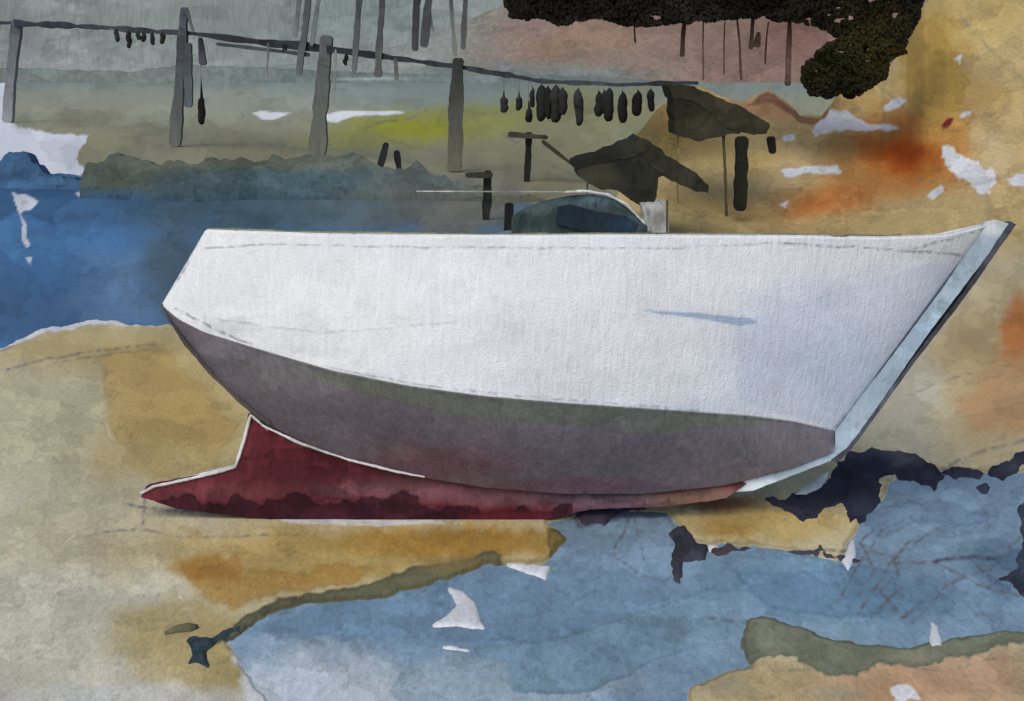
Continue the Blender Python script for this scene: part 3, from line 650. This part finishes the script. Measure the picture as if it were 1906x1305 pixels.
# ---------------------------------------------------------------- dark tree
tree=empty("tree",tuple(float(v) for v in at_y(np.array([1590.]),np.array([180.]),40.)[0]),"dark olive tree with a long branch reaching over the shore","tree")
CR=[(945,-90),(940,14),(955,34),(1000,34),(1040,46),(1110,36),(1180,48),(1230,46),(1330,40),(1420,30),(1500,46),(1540,56),(1560,74),(1525,94),(1500,116),(1490,150),(1510,176),(1545,186),(1570,172),(1600,176),(1650,146),(1652,112),(1686,98),(1696,60),(1712,30),(1720,-90)]
cand=np.random.rand(150000,2)*[800,290]+[935,-92]; sdc=polysd(warp(warp(cand,7,40,9),5,9,5),CR); cand=cand[(sdc>0)]
holes=fbm(cand[:,0]/26,cand[:,1]/12,77,4); cand=cand[(holes<0.23)&(cand[:,1]>-60)][:75000]
n=len(cand); D=37.+np.random.rand(n)*1.4; c3=at_y(cand[:,0],cand[:,1],D)
ang=np.random.rand(n)*6.28; sz=(.016+.026*np.random.rand(n))[:,None]; til=np.random.randn(n,2)*.06
u=np.stack([np.cos(ang),til[:,0],np.sin(ang)],-1); w_=np.stack([-np.sin(ang),til[:,1],np.cos(ang)],-1)
V=np.stack([c3-u*sz*1.2,c3-w_*sz,c3+u*sz*1.2,c3+w_*sz],1).reshape(-1,3)
Fa=np.arange(4*n).reshape(-1,4)
Pq=np.repeat(cand,4,0)
Cc=paint(Pq,(60,57,46),[('b',1580,120,80,60,(54,56,32),.8),('b',1100,20,120,20,(74,62,56),.8),('b',1620,60,60,50,(72,68,36),.8),('b',1300,15,100,20,(58,58,50),.8),('b',1660,110,40,30,(84,76,36),.8)],var=.3,seed=231)
mk("crown",V,Fa,Cc,m_leaf,parent=tree,label="dense dark olive foliage",smooth=False)
tp=at_y(np.array([1580,1590,1605,1600,1610]),np.array([176.,140,60,-20,-90]),[40.,39.6,39,38.6,38])
V,Fa=tube(tp,[.2,.2,.2,.16,.1],10,1.0,.1,3)
V2,F2=tube(at_y(np.array([1610,1500,1380,1240,1100,960.]),np.array([-10.,12,16,18,16,8]),38.2),[.16,.14,.12,.1,.07,.03],8,1.0,.1,4)
V3,F3=tube(at_y(np.array([1620,1570,1530.]),np.array([60.,110,150]),38.2),[.12,.08,.03],8,1.0,.1,5)
k1=len(V); k2=k1+len(V2)
mk("trunk",np.vstack([V,V2,V3]),Fa+[tuple(i+k1 for i in f) for f in F2]+[tuple(i+k2 for i in f) for f in F3],np.tile([52,48,38],(k2+len(V3),1)),m_leaf,parent=tree)
m_twig=mat("twig",38.,1.0,.9,.2)
for i,(x0,y0,x1,y1,w) in enumerate([(1274,30,1270,106,11),(1310,30,1308,150,4),(1402,30,1398,92,10),(1430,40,1424,120,4),(1470,36,1466,160,12),(1412,60,1408,88,15),(1350,30,1346,140,3),(1372,30,1380,150,5),(1180,40,1182,80,4)]):
    pole("hanging_twig",x0,y0,x1,y1,w*.6,w,38.,(104,84,76),m_twig,seed=240+i,parent=tree)

# ---------------------------------------------------------------- rocks, stones, weed
DK=(54,55,70)
rk=[('b',1480,930,60,24,(78,76,88),.85),('b',1690,850,50,18,(82,84,88),.8),('b',1620,860,40,20,(44,44,60),.8),('b',1600,940,40,20,(66,70,88),.8),('b',1540,900,30,16,(70,76,96),.7)]
gr_="dark shore rocks"
mound("rock",[(1555,850),(1580,828),(1620,826),(1660,832),(1700,830),(1745,856),(1765,880),(1740,910),(1690,890),(1652,895),(1645,930),(1612,968),(1580,985),(1562,945),(1540,955),(1500,978),(1450,955),(1420,940),(1380,925),(1480,905),(1540,880)],.012,m_rock,DK,rk,rough=9,step=4,fall=5,seed=301,label="low dark blue black rock shelf below the bow",category="rock",group=gr_)
mound("rock",[(1746,868),(1770,858),(1800,860),(1836,872),(1826,890),(1800,884),(1772,894)],.012,m_rock,DK,[],rough=8,step=4,fall=5,seed=303,label="small dark rock at the edge of the pool",category="rock",group=gr_)
mound("rock",[(1838,858),(1860,846),(1906,826),(1990,818),(1990,880),(1900,872),(1866,892),(1840,884)],.012,m_rock,DK,[('b',1870,866,30,16,(80,82,96),.7)],rough=8,step=4,fall=5,seed=304,label="long dark rock at the edge of the pool",category="rock",group=gr_)
mound("rock",[(1892,930),(1960,900),(1990,1110),(1900,1112),(1876,1084),(1850,1074),(1888,1050),(1899,1000)],.012,m_rock,(64,72,88),[],rough=10,step=4,fall=5,seed=305,label="dark rock standing in the blue pool",category="rock",group=gr_)
mound("rock",[(1812,896),(1840,892),(1850,908),(1826,916)],.01,m_rock,(60,62,80),[],rough=6,step=4,fall=4,seed=306,label="little dark stone in the shallow pool",category="rock",group=gr_)
mound("rock",[(338,1192),(356,1176),(395,1176),(425,1160),(460,1150),(448,1174),(406,1198),(392,1215),(398,1250),(368,1240),(334,1242),(352,1215)],.04,m_rock,(62,78,84),[],step=4,rough=5,seed=307,label="small slate teal stone at the tip of the pool",category="rock",group=gr_)
sw="dark seaweed"
mound("seaweed",[(1246,985),(1272,968),(1292,985),(1300,1004),(1322,1010),(1310,1040),(1276,1045),(1268,1088),(1250,1080),(1242,1040),(1256,1015)],.012,m_rock,(66,66,76),[],step=4,rough=8,fall=4,seed=309,label="dark tangle of seaweed hanging over the wet sand edge",category="seaweed",group=sw)
mound("seaweed",[(1315,1014),(1340,1008),(1352,996),(1372,1010),(1410,1008),(1400,1018),(1362,1024),(1335,1034)],.01,m_rock,(78,72,74),[],step=4,rough=6,fall=4,seed=317,label="dark scrap of seaweed on the wet sand edge",category="seaweed",group=sw)
mound("seaweed",[(1440,1020),(1500,1016),(1530,1002),(1544,1018),(1580,1024),(1616,1036),(1590,1044),(1540,1034),(1480,1028)],.01,m_rock,(74,74,84),[],step=4,rough=6,fall=4,seed=319,label="long dark strand of seaweed on the wet sand edge",category="seaweed",group=sw)
mound("seaweed",[(1065,945),(1095,905),(1125,930),(1190,925),(1210,940),(1150,950),(1128,975),(1105,965),(1080,975)],.03,m_rock,(72,64,80),[],step=4,rough=7,fall=4,seed=311,label="dark clump of seaweed against the red keel",category="seaweed",group=sw)
for i,(pts,lb) in enumerate([
 ([(828,1085),(862,1092),(888,1120),(903,1165),(850,1160),(792,1160),(828,1142),(850,1120)],"crescent shaped white stone breaking the pool surface"),
 ([(1733,1146),(1746,1160),(1762,1206),(1728,1206)],"pointed white stone at the pool edge"),
 ([(925,1040),(1026,1046),(1016,1076),(985,1062),(960,1055)],"white stone sliver where sand meets the pool"),
 ([(792,1190),(830,1193),(905,1206),(840,1205)],"thin white stone sliver in the pool"),
 ([(1566,1040),(1590,985),(1594,1030),(1580,1058)],"narrow white stone beside the seaweed"),
 ([(1480,918),(1545,876),(1530,905),(1500,920)],"white stone on the dark rock shelf"),
 ([(322,1112),(335,1102),(352,1108),(338,1116)],"small white pebble on the sand"),
 ([(1345,905),(1365,898),(1385,908),(1360,920)],"small white stone below the bow"),
 ([(1310,1006),(1340,1010),(1345,1020),(1320,1022)],"small white stone at the wet sand edge")]):
    mound("white_stone",pts,.006 if i!=5 else .035,m_stone,(206,206,208),[],step=4,rough=2.5,fall=2.5,z0=-.018 if i!=5 else 0.014,seed=320+i,var=.06,label=lb,category="stone",group="white stones")
pg=on_ground(np.array([308,330,350,368.]),np.array([1178.,1172,1170,1166]),.015)
V,Fa=tube(pg,[.012,.03,.035,.012],8,1.0,.1,7); mk("driftwood_stick",V,Fa,paint(project(V),(104,102,80),[],seed=8),m_rock,label="short grey olive driftwood stick on the sand",category="stick")

# ---------------------------------------------------------------- light, world, camera
sc=bpy.context.scene
w=bpy.data.worlds.new("World"); sc.world=w; w.use_nodes=True
nt=w.node_tree; sk=nt.nodes.new("ShaderNodeTexSky"); sk.sky_type='NISHITA'; sk.sun_disc=False
az=math.radians(200); el=math.radians(42)
sk.sun_elevation=el; sk.sun_rotation=az
nt.links.new(sk.outputs[0],nt.nodes["Background"].inputs[0]); nt.nodes["Background"].inputs[1].default_value=0.11
sd=Vector((math.sin(az)*math.cos(el),math.cos(az)*math.cos(el),math.sin(el)))
ld=bpy.data.lights.new("sun",'SUN'); ld.energy=2.2; ld.angle=math.radians(60); ld.color=(1,.96,.89)
lo=bpy.data.objects.new("sun",ld); col.objects.link(lo); lo.rotation_euler=sd.to_track_quat('Z','Y').to_euler(); lo.location=(-5,-5,12)
cd=bpy.data.cameras.new("camera"); cd.sensor_width=36; cd.lens=F/W*36; cd.clip_end=20000; cd.clip_start=.05
co=bpy.data.objects.new("camera",cd); col.objects.link(co); co.location=(0,0,CAMZ); co.rotation_euler=(math.pi/2-PITCH,0,0); sc.camera=co
sc.view_settings.view_transform='Standard'; sc.view_settings.look='None'; sc.view_settings.exposure=0
